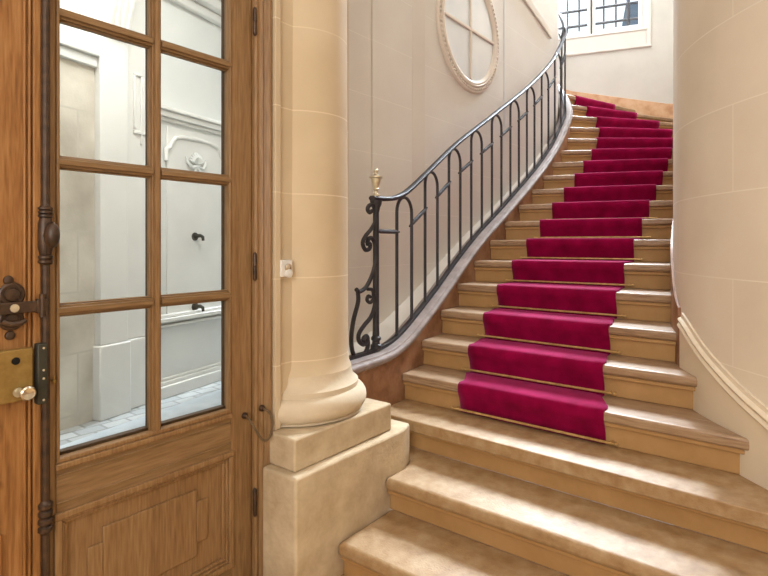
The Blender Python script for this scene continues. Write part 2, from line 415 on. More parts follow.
# ------------------------------------------------------------------ carpet and rods
CW = {13: .80, 14: .815, 15: .83, 16: .88, 17: .93, 18: .90, 19: .84, 20: .80, 21: .80}
def cw(k): return CW.get(k, .80 if k < 8 else .79)
run = thing('carpet_runner', 'magenta red velvet carpet runner laid up the middle of the stairs', 'carpet', (2.7, 1.2, .5))
rows = []; NX = 14
def crow(k, off, z):
    x, y, a = NOSE[k]; d = np.array([math.cos(math.radians(a)), math.sin(math.radians(a))]); n = np.array([-d[1], d[0]])
    o = np.array([x, y]) + n*off
    r = []
    for i in range(NX + 1):
        t = i/NX; wob = .0015*math.sin(9*t + k*1.7) + .001*math.sin(23*t + k)
        q = o + d*(cw(k)*t) + n*wob
        r.append((q[0], q[1], z))
    return r
CT = .012
for k in range(4, 21):
    z = k*R; zb = (k-1)*R
    rows.append(crow(k, .022, zb + .004))
    rows.append(crow(k, .016, zb + .05))
    rows.append(crow(k, .004, z - .075))
    rows.append(crow(k, -.006, z - .055))
    rows.append(crow(k, -CT, z - .035))
    rows.append(crow(k, -CT, z - .014))
    rows.append(crow(k, -.006, z + .004))
    rows.append(crow(k, .008, z + CT))
    rows.append(crow(k, .06, z + CT))
    # back of the tread, just before the next riser, on the next line
    if k < 20:
        a = crow(k+1, -.03, z + CT); rows.append(a)
    else: rows.append(crow(k, .45, z + CT))
m = MB(); m.grid(rows)
cp = m.build('carpet_pile', M['carpet'], run, angle=60)
so = cp.modifiers.new('thick', 'SOLIDIFY'); so.thickness = .010; so.offset = -1
for p in cp.data.polygons: p.use_smooth = True

ordn = ['lowest', 'second', 'third', 'fourth', 'fifth', 'sixth', 'seventh', 'eighth', 'ninth', 'tenth', 'eleventh', 'twelfth', 'thirteenth', 'fourteenth']
for i, k in enumerate(range(4, 17)):
    x, y, a = NOSE[k]; d = Vector((math.cos(math.radians(a)), math.sin(math.radians(a)), 0)); n = Vector((-d.y, d.x, 0))
    z = (k-1)*R + .022
    lab = ('brass stair rod holding the runner at the foot of the lowest carpeted riser' if i == 0 else
           'brass stair rod across the carpet, %s rod up counting from the bottom step' % ordn[i])
    base = Vector((x, y, z)) + n*.004
    o = thing('stair_rod', lab, 'stair rod', base, 'brass stair rods')
    A = base - d*.035; B = base + d*(cw(k) + .045)
    MB().tube([A, B], .0065, 10).build('rod', M['brass_rod'], o)
    for e in (-.022, cw(k) + .03):
        c = base + d*e
        bm_ = MB().tube([c, c + n*.028], .007, 8)
        bm_.build('bracket', M['brass_rod'], o)
    for e, sg in ((A, -1), (B, 1)):
        MB().tube([e, e + d*(.006*sg), e + d*(.014*sg), e + d*(.02*sg)], [.004, .0085, .0085, .002], 10).build('finial', M['brass_rod'], o)

# ------------------------------------------------------------------ railing
rail = thing('stair_railing', 'black wrought iron stair railing with arched balusters, scrolled newel and brass finial', 'railing', (2.508, 2.0, .83))
s0 = s_of_x(2.455); i0 = int(s0/.02)
hp = [((RAILP[i][0], RAILP[i][1], ZRAIL[i]), TAN[i]) for i in range(i0, len(INN), 2)]
prof = [(-.024, -.006), (-.018, -.016), (.018, -.016), (.024, -.006), (.024, .002), (.014, .011), (-.014, .011), (-.024, .002)]
MB().sweep(hp, prof).build('handrail', M['iron'], rail, angle=50)
bp_ = [((RAILP[i][0], RAILP[i][1], ZBASE[i]), TAN[i]) for i in range(int(s_of_x(2.15)/.02), len(INN), 2)]
MB().sweep(bp_, [(-.016, -.016), (.016, -.016), (.016, .004), (-.016, .004)]).build('bottom_rail', M['iron'], rail)
sn = s_of_x(2.508)
nb = rp(sn, 0)
MB().lathe([(.032, .835), (.032, .862), (.024, .868), (.022, .885), (.030, .892), (.030, .905), (.021, .915), (.019, 1.0), (.018, 1.64), (.022, 1.655), (.024, 1.668), (.032, 1.685), (.036, 1.705), (.036, 1.712)], nb, 20).build('newel_post', M['iron'], rail)
f_ = MB().lathe([(.022, 1.735), (.024, 1.744), (.012, 1.752), (.011, 1.765), (.019, 1.775), (.012, 1.784), (.02, 1.80), (.026, 1.825), (.028, 1.838), (.040, 1.843), (.041, 1.850), (.02, 1.856), (.010, 1.864), (.009, 1.872), (.015, 1.881), (.015, 1.889), (.006, 1.898), (.0, 1.901)], nb, 24).build('finial', M['brass'], rail)
tag(f_, 'polished brass urn finial on the newel')
SP = .1965; sb = s_of_x(2.735)
pairs = []
i = 0
while True:
    sa = sb + i*2*SP; sc_ = sa + SP
    if sc_ > s_of_az(60): break
    pairs.append((sa, sc_)); i += 1
for a, b in pairs:
    mid = (a + b)/2; r = SP/2
    top = at_s(mid, ZRAIL) - .03
    za, zb = at_s(a, ZBASE), at_s(b, ZBASE)
    pts = [rp(a, za), rp(a, (za + top - r)/2)]
    for q in range(0, 13):
        an = PI - PI*q/12
        pts.append(rp(mid + r*math.cos(an), top - r + r*math.sin(an)))
    pts += [rp(b, (zb + top - r)/2), rp(b, zb)]
    MB().tube(pts, .0105, 8).build('baluster_arch', M['iron'], rail)
def tie(sa, sb2, za, zb):
    n = 6
    pts = [rp(sa + (sb2-sa)*q/n, za + (zb-za)*q/n) for q in range(n+1)]
    MB().tube(pts, [.006] + [.0135]*(n-1) + [.006], 8).build('tie_bar', M['iron'], rail)
tie(sn, pairs[0][0] + .03, 1.53, 1.53)
for (a, b), (c, d) in zip(pairs, pairs[1:]):
    tie(b - .03, c + .03, at_s(b - .03, ZRAIL) - .245, at_s(c + .03, ZRAIL) - .245)
# scrolls in front of the newel, drawn in the plane of the railing
def sz(px, py):
    return (sn + (px - 377)*.0097, ZC - (py - 243)*.00589)
def scroll(P, r, taper=True):
    pts = [np.array(sz(*p)) for p in P]
    Q = [2*pts[0]-pts[1]] + pts + [2*pts[-1]-pts[-2]]
    out = []
    for i in range(1, len(Q)-2):
        for t in np.linspace(0, 1, 6, endpoint=False):
            a, b, c, d = Q[i-1:i+3]
            out.append(.5*((2*b) + (c-a)*t + (2*a-5*b+4*c-d)*t*t + (3*b-a-3*c+d)*t**3))
    out.append(pts[-1])
    MB().tube([rp(float(s), float(z)) for s, z in out], r, 8).build('scroll', M['iron'], rail)
scroll([(372.5, 211.5), (370, 213), (368, 210), (370, 206), (374.5, 205.5), (377.3, 210), (377, 220), (372, 229), (366, 236), (363, 243), (365.5, 249.5), (370, 248.5), (370.5, 244), (367.5, 244)], .0125)
scroll([(367.5, 243), (369.5, 238.5), (373.5, 239), (376.2, 247), (376.2, 262), (373, 274), (367, 285), (360, 289.5), (356.5, 287)], .0125)
scroll([(358, 288), (358.3, 299), (354, 315), (351.8, 330), (352.5, 343), (356.5, 352), (362, 353), (367, 347), (368.5, 340), (366.5, 334.5), (363.5, 335.5), (364.5, 338)], .0125)
scroll([(371, 296), (368.5, 295), (367.5, 299), (371, 301.5), (374.3, 297), (373, 289.5), (368, 288)], .0105)
scroll([(374.3, 293), (376, 303), (372, 315), (364, 323), (359, 330), (359.5, 337), (364, 341), (368, 338), (367, 333.5), (364, 334.5)], .0125)

# ------------------------------------------------------------------ walls, floors, ceilings
def UVX(off=0, axis=0): return lambda co: ((co[axis] + off), co.z - .93 + 3.75)
# core wall on the left with its rounded end
poly = [(2.2, 2.28), (6.19, 2.28)] + [(6.19 + .27*math.cos(math.radians(a)), CEN[1] + .27*math.sin(math.radians(a))) for a in range(-80, 81, 10)] + [(6.19, 2.82), (2.2, 2.82)]
wl = MB().prism(poly, -.2, 8.0).build('wall_left', M['wall_left'], uvf=UVX())
tag(wl, 'pale cream core wall behind the iron railing, pierced by the round window', 'wall', kind='structure')
pl = MB().box((2.80, 2.270, .9), (3.26, 2.279, 7.9)).build('trim_1', M['wall_left'], None, .003, uvf=UVX())
tag(pl, 'broad flat stone strip on the cream wall left of the round window', 'wall trim', kind='structure')
pl = MB().box((3.262, 2.271, 1.1), (3.43, 2.279, 7.9)).build('trim_2', M['plaster_warm'], None, .003)
tag(pl, 'narrow flat strip beside the broad stone strip on the cream wall', 'wall trim', kind='structure')
pl = MB().box((4.79, 2.272, 1.85), (4.83, 2.279, 7.9)).build('trim_3', M['plaster'], None, .003)
tag(pl, 'thin vertical strip on the cream wall right of the round window', 'wall trim', kind='structure')
x0, z0, x1, z1 = 4.6, 4.07, 5.98, 3.75
m = MB(); m.hexa([(x0, 2.255, z0), (x1, 2.255, z1), (x1, 2.279, z1), (x0, 2.279, z0), (x0, 2.255, z0+.09), (x1, 2.255, z1+.09), (x1, 2.279, z1+.09), (x0, 2.279, z0+.09)])
pl = m.build('trim_4', M['plaster_warm'], None, .006)
tag(pl, 'sloping raised moulding high on the cream wall near the turn of the handrail', 'wall trim', kind='structure')

# right wall: a curved shell with thickness
def off_path(P, T, d): return [(p[0] - T[i][1]*d, p[1] + T[i][0]*d) for i, p in enumerate(P)]
wr_out = off_path(WR, WT, -.25)
def wr_z(i): return 0.0
front = [tuple(p) for p in WR]
rows = []
for i in range(len(WR)):
    a, b = front[i], wr_out[i]
    rows.append([(a[0], a[1], -.2), (b[0], b[1], -.2), (b[0], b[1], 8.0), (a[0], a[1], 8.0)])
arcl = {}
for i, p in enumerate(front):
    arcl[(round(p[0], 4), round(p[1], 4))] = WRS[i]; arcl[(round(wr_out[i][0], 4), round(wr_out[i][1], 4))] = WRS[i]
wrr = MB().grid(rows, True).build('wall_right', M['wall_right'], angle=50, uvf=lambda co: (arcl.get((round(co.x, 4), round(co.y, 4)), co.x) + .2, co.z - .93 + 3.75))
tag(wrr, 'curved wall of cream stone blocks on the right of the stairs', 'wall', kind='structure')
# raked skirting along the right wall
def nosing_z(p):
    """height of the line of nosings at plan point p"""
    best = []
    for k in range(1, 24):
        x, y, a = NOSE[k]; d = np.array([math.cos(math.radians(a)), math.sin(math.radians(a))]); n = np.array([-d[1], d[0]])
        best.append((float(np.dot(np.array(p) - np.array([x, y]), n)), k))
    for (d0, k0), (d1, k1) in zip(best, best[1:]):
        if d0 >= 0 > d1: return (k0 + d0/(d0 - d1))*R
    return R if best[0][0] < 0 else best[-1][1]*R
def skirt(name, i0, i1, extra, matl, label, mould, thick=.018):
    rows = []; pth = []
    zs = np.array([nosing_z(WR[i] + np.array([-WT[i][1], WT[i][0]])*.01) for i in range(i0, i1)])
    zs = np.convolve(np.pad(zs, 3, mode='edge'), np.ones(7)/7, 'valid')
    for q, i in enumerate(range(i0, i1)):
        z = zs[q]
        nx, ny = -WT[i][1], WT[i][0]; p = WR[i]
        zt = z + extra(p[0]); lo = max(z - .36, 0)
        a = (p[0] + nx*.001, p[1] + ny*.001); b = (p[0] + nx*thick, p[1] + ny*thick)
        rows.append([(a[0], a[1], lo), (b[0], b[1], lo), (b[0], b[1], zt), (a[0], a[1], zt)])
        pth.append(((p[0], p[1], zt), WT[i]))
    o = MB().grid(rows, True).build(name, matl, None)
    tag(o, label, 'skirting', kind='structure')
    if mould: MB().sweep(pth, mould).build('moulding', M['cream_paint'], o, angle=50)
    return o
iA = int(np.argmax(WR[:, 0] > 2.25)); iB = int(np.argmax(WR[:, 0] > 3.16)); iC = int(np.argmax(WR[:, 0] > 8.2))
skirt('baseboard_right', iA, iB, lambda x: .115, M['cream_paint'], 'cream painted raked skirting with double bead beside the lowest steps on the right', 
      [(.001, -.012), (.026, -.012), (.03, -.004), (.026, .006), (.02, .012), (.026, .02), (.028, .028), (.022, .036), (.012, .04), (.010, .06), (.001, .062)])
skirt('baseboard_stone', iB, iC, lambda x: .135 + .09*min(1, max(0, (x-3.16)/.5)), M['marble'], 'brown stone raked skirting beside the steps higher up on the right', None, .014)

# back wall with the window opening
UO, ZO0, ZO1 = .72, 4.40, 7.6
def bbox(mb, u0, u1, z0, z1, o0, o1):
    P = [bw(u0, o0), bw(u0, o1), bw(u1, o1), bw(u1, o0)]
    mb.prism(P, z0, z1); return mb
m = MB()
bbox(m, -1.85, -UO, -.2, 8, 0, .3); bbox(m, UO, 3.6, -.2, 8, 0, .3); bbox(m, -UO, UO, -.2, ZO0, 0, .3); bbox(m, -UO, UO, ZO1, 8, 0, .3)
o = m.build('wall_back', M['wall_back']); tag(o, 'white plaster wall at the top of the stairs under the barred window', 'wall', kind='structure')
# its raked pink stone skirting
pts = [(-1.7, 3.26), (-.95, 3.35), (.25, 3.635), (1.2, 4.0), (2.2, 4.4)]
rows = []
for u, z in pts:
    a, b = bw(u, -.001), bw(u, -.022)
    rows.append([(a[0], a[1], z-.7), (b[0], b[1], z-.7), (b[0], b[1], z), (a[0], a[1], z)])
o = MB().grid(rows, True).build('baseboard_back', M['pink_stone'], None, .004)
tag(o, 'pinkish stone raked skirting along the foot of the white back wall', 'skirting', kind='structure')

# window_1
w1 = thing('window_1', 'white framed casement window with iron grille outside above the stair head', 'window', (*bw(0), ZO0), kind='structure')
m = MB()
for a, b, c, d in ((-.76, -.70, 4.17, 7.7), (.70, .76, 4.17, 7.7), (-.70, .70, 4.17, 4.40), (-.70, .70, 7.6, 7.7)): bbox(m, a, b, c, d, -.03, .0)
m.build('architrave', M['white_paint'], w1, .006)
m = MB(); bbox(m, -.77, .77, 4.15, 4.18, -.038, 0); bbox(m, -.72, .72, 4.38, 4.41, -.05, .3); m.build('sill', M['white_paint'], w1, .005)
m = MB()
for a, b, c, d in ((-.715, -.66, 4.41, 7.59), (.66, .715, 4.41, 7.59), (-.66, .66, 4.41, 4.44), (-.66, .66, 7.55, 7.59)): bbox(m, a, b, c, d, .10, .17)
m.build('frame', M['white_paint'], w1, .005)
for sg in (-1, 1):
    m = MB(); a0, a1 = (.055, .655)
    for a, b, c, d in ((a0-.045, a0, 4.44, 7.55), (a1-.04, a1, 4.44, 7.55), (a0, a1-.04, 4.44, 4.51), (a0, a1-.04, 7.48, 7.55)):
        bbox(m, min(sg*a, sg*b), max(sg*a, sg*b), c, d, .085, .14)
    sh = m.build('sash', M['white_paint'], w1, .005)
    m = MB(); bbox(m, min(sg*a0, sg*(a1-.04)), max(sg*a0, sg*(a1-.04)), 4.51, 7.48, .11, .115); m.build('glass', M['glass'], sh)
m = MB(); c = bw(-.0, .07); m.tube([(c[0], c[1], 4.46), (c[0], c[1], 7.5)], .008, 8); m.lathe([(.004, 4.40), (.014, 4.41), (.014, 4.45), (.006, 4.46)], (c[0], c[1], 0), 10)
m.build('espagnolette', M['gunmetal'], w1)
gr = thing('window_grille', 'dark iron security grille of bars outside the stair window', 'grille', (*bw(0, .36), 4.3))
for q, u in enumerate([-.66, -.50, -.335, -.17, -.0, .17, .335, .50, .66]):
    c = bw(u, .36); MB().tube([(c[0], c[1], 4.3), (c[0], c[1], 7.6)], .026 if q % 3 == 1 else .012, 8).build('bar', M['iron'], gr)
for z in (4.42, 4.70, 4.93, 5.4, 5.9, 6.4, 6.9, 7.4):
    a, b = bw(-.74, .36), bw(.74, .36); MB().tube([(a[0], a[1], z), (b[0], b[1], z)], .021, 8).build('crossbar', M['iron'], gr)
for sg in (-1, 1):
    for z in (4.42, 7.4):
        a, b = bw(sg*.74, .36), bw(sg*.74, .295); MB().tube([(a[0], a[1], z), (b[0], b[1], z)], .015, 8).build('stay', M['iron'], gr)

# neighbouring house seen through the window
hb = thing('neighbouring_house', 'slate blue roofed house seen beyond the window bars', 'house', (16, 3.5, 0))
def obox(mb, u0, u1, z0, z1, o0, o1): return bbox(mb, u0, u1, z0, z1, o0, o1)
m = MB(); obox(m, -4.2, -.95, 0, 8.0, 9, 13); m.build('wall', M['render'], hb)
m = MB()
A = [bw(-4.4, 8.7), bw(-.75, 8.7), bw(-.75, 13.2), bw(-4.4, 13.2)]; B = [bw(-4.0, 9.2), bw(-.95, 9.2), bw(-.95, 12.4), bw(-4.0, 12.4)]
m.hexa([(p[0], p[1], 7.3) for p in A] + [(p[0], p[1], 8.5) for p in B]); m.build('roof', M['slate'], hb)
for u in (-3.8, -2.6):
    m = MB(); obox(m, u, u + .8, 5.0, 6.6, 8.96, 9.02); f = m.build('window', M['slate'], hb)
    m = MB(); obox(m, u - .06, u + .86, 4.92, 5.0, 8.9, 9.02); m.build('sill', M['render'], f)

# floors / ceilings
o = MB().box((-3.2, -2.0, -.2), (2.2, 2.04, 0)).build('floor', M['hall_floor'], uvf=lambda co: (co.x, co.y)); tag(o, 'tan stone floor of the entrance hall', 'floor', kind='structure')
o = MB().box((-3.2, -2.0, 4.3), (2.0, 1.819, 4.5)).build('ceiling', M['plaster_warm']); tag(o, 'cream ceiling of the entrance hall', 'ceiling', kind='structure')
o = MB().prism([(2.15, -2.2), (9.3, -2.2), bw(-1.85, .3), bw(3.6, .3), (2.15, 6.0)], 8.0, 8.2).build('ceiling_stair', M['plaster']); tag(o, 'white ceiling high over the stairwell', 'ceiling', kind='structure')
o = MB().box((2.0, -2.2, 4.5), (2.15, 2.9, 8.0)).build('wall_bulkhead', M['plaster_warm']); tag(o, 'cream bulkhead wall above the hall ceiling facing the stairwell', 'wall', kind='structure')
o = MB().box((-3.4, -2.2, -.2), (-3.2, 2.05, 4.5)).build('wall_rear', M['plaster_warm']); tag(o, 'cream wall closing the hall behind the viewer', 'wall', kind='structure')
o = MB().box((-3.2, -2.4, -.2), (2.25, -2.0, 4.5)).build('wall_side', M['plaster_warm']); tag(o, 'cream side wall of the hall opposite the double door', 'wall', kind='structure')
# the stairwell's far side beyond the core wall
m = MB(); m.box((4.6, 4.6, -.2), (8.2, 4.8, 8.0)); m.box((4.6, 2.83, -.2), (4.75, 4.599, 8.0))
o = m.build('wall_far', M['plaster']); tag(o, 'white outer wall of the stairwell behind the core wall', 'wall', kind='structure')

# ------------------------------------------------------------------ door wall, column, pedestal
def stone_uv(co): return (co.x, co.z - .93 + 3.75)
m = MB()
m.box((1.559, 1.82, 0), (1.98, 2.04, 4.7)); m.box((1.981, 1.95, 0), (2.20, 2.04, 4.7)); m.box((2.10, 2.041, -.2), (2.199, 2.82, 8)); m.box((-3.2, 1.82, 2.95), (1.558, 2.04, 4.7)); m.box((-3.2, 1.82, 0), (-.16, 2.04, 2.949))
o = m.build('wall_door', M['stone'], None, uvf=stone_uv); tag(o, 'warm limestone wall that holds the oak double door', 'wall', kind='structure')
o = MB().box((1.56, 1.80, .656), (1.592, 1.8195, 4.29)).build('trim_5', M['stone'], None, .004, uvf=stone_uv)
tag(o, 'thin vertical stone fillet between door frame and column', 'wall trim', kind='structure')

CX, CY = 1.86, 1.98
colm = thing('column', 'round engaged limestone column with moulded base beside the door', 'column', (CX, CY, .656))
sh_ = [(.262, .862), (.252, .885), (.2475, .92)] + [(.2475 - .012*t, .92 + 3.36*t) for t in np.linspace(.02, 1, 12)]
MB().lathe(sh_, (CX, CY, 0), 64).cut((0, 2.03, 0), (0, 1, 0)).build('shaft', M['stone'], colm, uvf=lambda co: (co.x*.3, co.z - .93 + 3.75))
tor = [(.30, .656), (.322, .662)] + [(.285 + .052*math.cos(a), .717 + .056*math.sin(a)) for a in np.linspace(-1.1, 1.35, 12)] + [(.296, .778), (.296, .794), (.288, .80), (.272, .815), (.264, .84), (.262, .862)]
MB().lathe(tor, (CX, CY, 0), 64).cut((0, 2.03, 0), (0, 1, 0)).build('base_moulding', M['stone_plain'], colm)
pd = thing('pedestal', 'worn stepped limestone pedestal carrying the column at the foot of the stairs', 'pedestal', (1.86, 1.8, 0))
MB().prism([(1.534,1.652),(2.19,1.652),(2.19,1.949),(1.981,1.949),(1.981,1.819),(1.561,1.819),(1.534,1.812)], .52, .655).build('plinth', M['stone_base'], pd, .008)
MB().prism([(1.497, 1.607), (2.227, 1.607), (2.335, 1.64), (2.335, 1.93), (1.985, 1.93), (1.985, 1.818), (1.565, 1.818), (1.497, 1.812)], 0, .519).build('block', M['stone_base'], pd, .012, 3)

# door frame
fr = thing('door_frame', 'moulded oak door frame beside the column', 'door frame', (1.525, 1.86, 0))
def jamb(x_in, sg):
    # plan profile from the rebate outwards
    P = [(0, 1.872), (0, 1.852), (.006, 1.846), (.020, 1.846), (.024, 1.838), (.030, 1.832), (.036, 1.838), (.040, 1.834), (.046, 1.822), (.054, 1.814), (.062, 1.814), (.0675, 1.822), (.0675, 2.0), (-.0, 2.0)]
    return [(x_in + sg*a, y) for a, y in P]
MB().prism(jamb(1.4905, 1), 0, 2.90).build('jamb', M['oak'], fr, angle=25)
MB().prism(jamb(-.09, -1), 0, 2.90).build('jamb', M['oak'], fr, angle=25)
MB().box((-.157, 1.82, 2.90), (1.558, 2.0, 2.948)).build('head', M['oak_x'], fr, .004)

def leaf(name, label, x_m, x_h, mt, mrail):
    """glazed door leaf between its meeting edge x_m and hinge edge x_h"""
    sg = 1 if x_h > x_m else -1
    X = lambda a: x_m + sg*a                 # distance from the meeting edge
    W = abs(x_h - x_m) - .003
    YF, YB = 1.868, 1.912
    d = thing(name, label, 'door', (X(W), YF, 0), kind='structure')
    def bx(m, a0, a1, z0, z1, y0=YF, y1=YB): m.box((min(X(a0), X(a1)), y0, z0), (max(X(a0), X(a1)), y1, z1)); return m
    gl, gr_ = (.045, W - .106) if sg > 0 else (.11, W - .106)
    zt = 2.66; zg = .775
    m = MB(); bx(m, 0, gl, .01, 2.88); bx(m, gr_, W, .01, 2.88); m.build('stile', mt, d, .004)
    m = MB(); bx(m, gl, gr_, zt, 2.88); bx(m, gl, gr_, .60, zg - .012); bx(m, gl, gr_, .01, .14); m.build('rail', mrail, d, .003)
    bars = [zg + (zt - zg)*q/4 for q in range(5)]; mid = (gl + gr_)/2 + .009
    # glazing bars: a bead in front of a flat bar
    m = MB()
    bx(m, mid-.017, mid+.017, zg, zt, YF+.004, YB-.004); bx(m, mid-.009, mid+.009, zg, zt, YF-.006, YB)
    bx(m, mid-.022, mid-.017, zg, zt, YF+.012, YB-.012); bx(m, mid+.017, mid+.022, zg, zt, YF+.012, YB-.012)
    m.build('glazing_bar', mt, d, .003)
    for z in bars[1:4]:
        for a0, a1 in ((gl, mid-.017), (mid+.017, gr_)):
            m = MB(); bx(m, a0, a1, z-.017, z+.017, YF+.004, YB-.004); bx(m, a0, a1, z-.009, z+.009, YF-.006, YB)
            bx(m, a0, a1, z-.022, z-.017, YF+.012, YB-.012); bx(m, a0, a1, z+.017, z+.022, YF+.012, YB-.012)
            m.build('glazing_bar', mrail, d, .003)
    m = MB()                                     # beads round the glass
    bx(m, gl, gl+.010, zg, zt, YF-.005, YB-.01); bx(m, gr_-.008, gr_, zg, zt, YF-.005, YB-.01)
    bx(m, gl-.004, gr_+.004, zg-.032, zg-.012, YF-.010, YF+.01); bx(m, gl, gr_, zg-.012, zg+.004, YF-.004, YB-.01)
    m.build('glazing_bead', mt, d, .004)
    m = MB(); bx(m, gl+.002, gr_-.002, zg+.001, zt-.001, YF+.020, YF+.024); m.build('glass', M['glass'], d)
    # dark brown strips on the outer face of bars and stiles, behind the glass
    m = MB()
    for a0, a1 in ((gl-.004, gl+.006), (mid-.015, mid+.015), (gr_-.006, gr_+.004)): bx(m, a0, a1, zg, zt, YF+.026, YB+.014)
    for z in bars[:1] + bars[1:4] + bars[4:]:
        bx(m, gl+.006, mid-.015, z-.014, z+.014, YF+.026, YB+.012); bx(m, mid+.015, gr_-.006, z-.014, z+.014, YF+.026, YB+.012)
    tag(m.build('outer_bars', M['dark_brown'], d, .002), 'dark brown outer side of the glazing bars')
    # shallow band panel under the glass
    m = MB()
    for a0, a1, z0, z1 in ((gl, gr_, .722, .727), (gl, gr_, .635, .641)): bx(m, a0, a1, z0, z1, YF-.005, YF+.004)
    m.build('band_moulding', mrail, d, .002)
    # lower raised panel in its bolection moulding
    z0, z1 = .14, .60
    m = MB()
    for w0, w1, yf in ((-.008, .014, YF-.012), (.014, .024, YF-.004), (.024, .036, YF+.004)):
        bx(m, gl+w0, gr_-w0, z1-w1, z1-w0, yf, YF+.02); bx(m, gl+w0, gr_-w0, z0+w0, z0+w1, yf, YF+.02)
        bx(m, gl+w0, gl+w1, z0+w1, z1-w1, yf, YF+.02); bx(m, gr_-w1, gr_-w0, z0+w1, z1-w1, yf, YF+.02)
    m.build('panel_moulding', mt, d, .004, 3)
    m = MB(); bx(m, gl+.030, gr_-.030, z0+.03, z1-.03, YF+.018, YF+.03)
    i = .10                                      # fielded centre with notched corners
    a0, a1, b0, b1 = gl+i, gr_-i, z0+i, z1-i; n = .05
    for c in ((a0+n, a1-n, b0, b1), (a0, a0+n, b0+n, b1-n), (a1-n, a1, b0+n, b1-n)): bx(m, *c, YF+.009, YF+.019)
    m.build('panel', mt, d, .004)
    return d, X, W
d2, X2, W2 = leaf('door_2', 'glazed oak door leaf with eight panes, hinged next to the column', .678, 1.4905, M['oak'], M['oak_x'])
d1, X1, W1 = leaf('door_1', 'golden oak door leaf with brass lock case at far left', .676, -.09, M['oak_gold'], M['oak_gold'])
# astragal beads on the meeting stile of the left leaf
m = MB()
for a0, a1, y in ((.654, .676, 1.854), (.642, .650, 1.857), (.630, .638, 1.860)): m.box((a0, y, .01), (a1, 1.87, 2.88))
m.build('astragal', M['oak_gold'], d1, .005, 3)
# hinges and hardware of the right leaf
for z in (.36, 1.36, 2.4):
    m = MB().lathe([(.002, z-.062), (.008, z-.055), (.0095, z-.05), (.0095, z-.002), (.0075, z), (.0095, z+.002), (.0095, z+.05), (.008, z+.055), (.002, z+.062)], (1.4905, 1.85, 0), 12)
    tag(m.build('hinge', M['bronze'], d2), 'dark iron hinge barrel')
XB = .686; YBolt = 1.852
cr = MB().tube([(XB, YBolt, .03), (XB, YBolt, 2.86)], .0125, 10).build('bolt_rod', M['bronze'], d2); tag(cr, 'dark bronze cremone rod')
def rings(z0, z1, n, r0, r1):
    P = []
    for q in range(n):
        t = z0 + (z1-z0)*q/n; h = (z1-z0)/n
        P += [(r0, t), (r1, t + h*.25), (r1, t + h*.75), (r0, t + h*.95)]
    return P
M2 = MB().lathe([(.012, 1.392)] + rings(1.396, 1.424, 2, .016, .021) + [(.017, 1.428), (.021, 1.445), (.0215, 1.482), (.021, 1.52), (.017, 1.534)] + rings(1.538, 1.572, 3, .016, .021) + [(.012, 1.58)], (XB, YBolt, 0), 20)
cc = M2.build('bolt_case', M['bronze'], d2); tag(cc, 'ringed bronze case of the cremone bolt')
kx, ky, kz = XB + .004, YBolt - .040, 1.484
rows = []
for q in range(13):
    v = -PI/2 + PI*q/12
    rows.append([(kx + .021*math.cos(v)*math.cos(2*PI*w/20)*(1 + .06*math.cos(10*PI*w/20)), ky + .026*math.cos(v)*math.sin(2*PI*w/20), kz + .040*math.sin(v)) for w in range(20)])
kn = MB().grid(rows, True).tube([(kx-.012, YBolt, kz), (kx, ky, kz)], .010, 10).build('knob', M['bronze'], cc); tag(kn, 'oval fluted turning knob')
m = MB().lathe([(.012, .565)] + rings(.57, .665, 4, .015, .021) + [(.012, .67)], (XB, YBolt, 0), 16)
tag(m.build('rod_guide', M['bronze'], d2), 'ringed bronze guide on the rod')
m = MB().lathe([(.012, 2.30)] + rings(2.31, 2.37, 3, .015, .021) + [(.012, 2.38)], (XB, YBolt, 0), 16); m.build('rod_guide', M['bronze'], d2)
# keeper of the lock
m = MB(); m.box((.656, 1.826, .972), (.684, 1.868, 1.156)); k_ = m.build('lock_keeper', M['gunmetal'], d2, .004); tag(k_, 'dark metal keeper box')
for z in (.985, 1.05, 1.075, 1.142): MB().lathe([(.0035, 0), (.0035, .002), (.001, .003)], n=10, M=Matrix.Translation((.672, 1.827, z)) @ Matrix.Rotation(PI/2, 4, 'X')).build('screw', M['brass'], k_)
# brass stop on the stile
m = MB().tube([(.712, 1.866, 1.03), (.712, 1.85, 1.03)], .005, 8).tube([(.712, 1.855, 1.02), (.712, 1.855, 1.045)], .003, 6); m.build('catch', M['brass_dull'], d2)
# lock case of the left leaf
RX = Matrix.Rotation(PI/2, 4, 'X')
m = MB(); m.box((.556, 1.838, .992), (.6485, 1.866, 1.146)); lk = m.build('lock_case', M['brass_dull'], d1, .004); tag(lk, 'dull brass rim lock case')
MB().lathe([(.0, 0), (.011, 0), (.011, .002), (.0, .002)], n=16, M=Matrix.Translation((.602, 1.838, 1.113)) @ RX).build('keyhole', M['black'], lk)
MB().lathe([(.010, 0), (.010, .012), (.016, .016), (.021, .026), (.021, .032), (.017, .036), (.008, .033), (.0, .032)], n=24, M=Matrix.Translation((.624, 1.838, 1.018)) @ RX).build('knob', M['chrome'], lk)
m = MB().lathe([(.014, 0), (.014, .006), (.0, .006)], n=16, M=Matrix.Translation((.608, 1.838, 1.02)) @ RX); m.build('rose', M['brass'], lk)
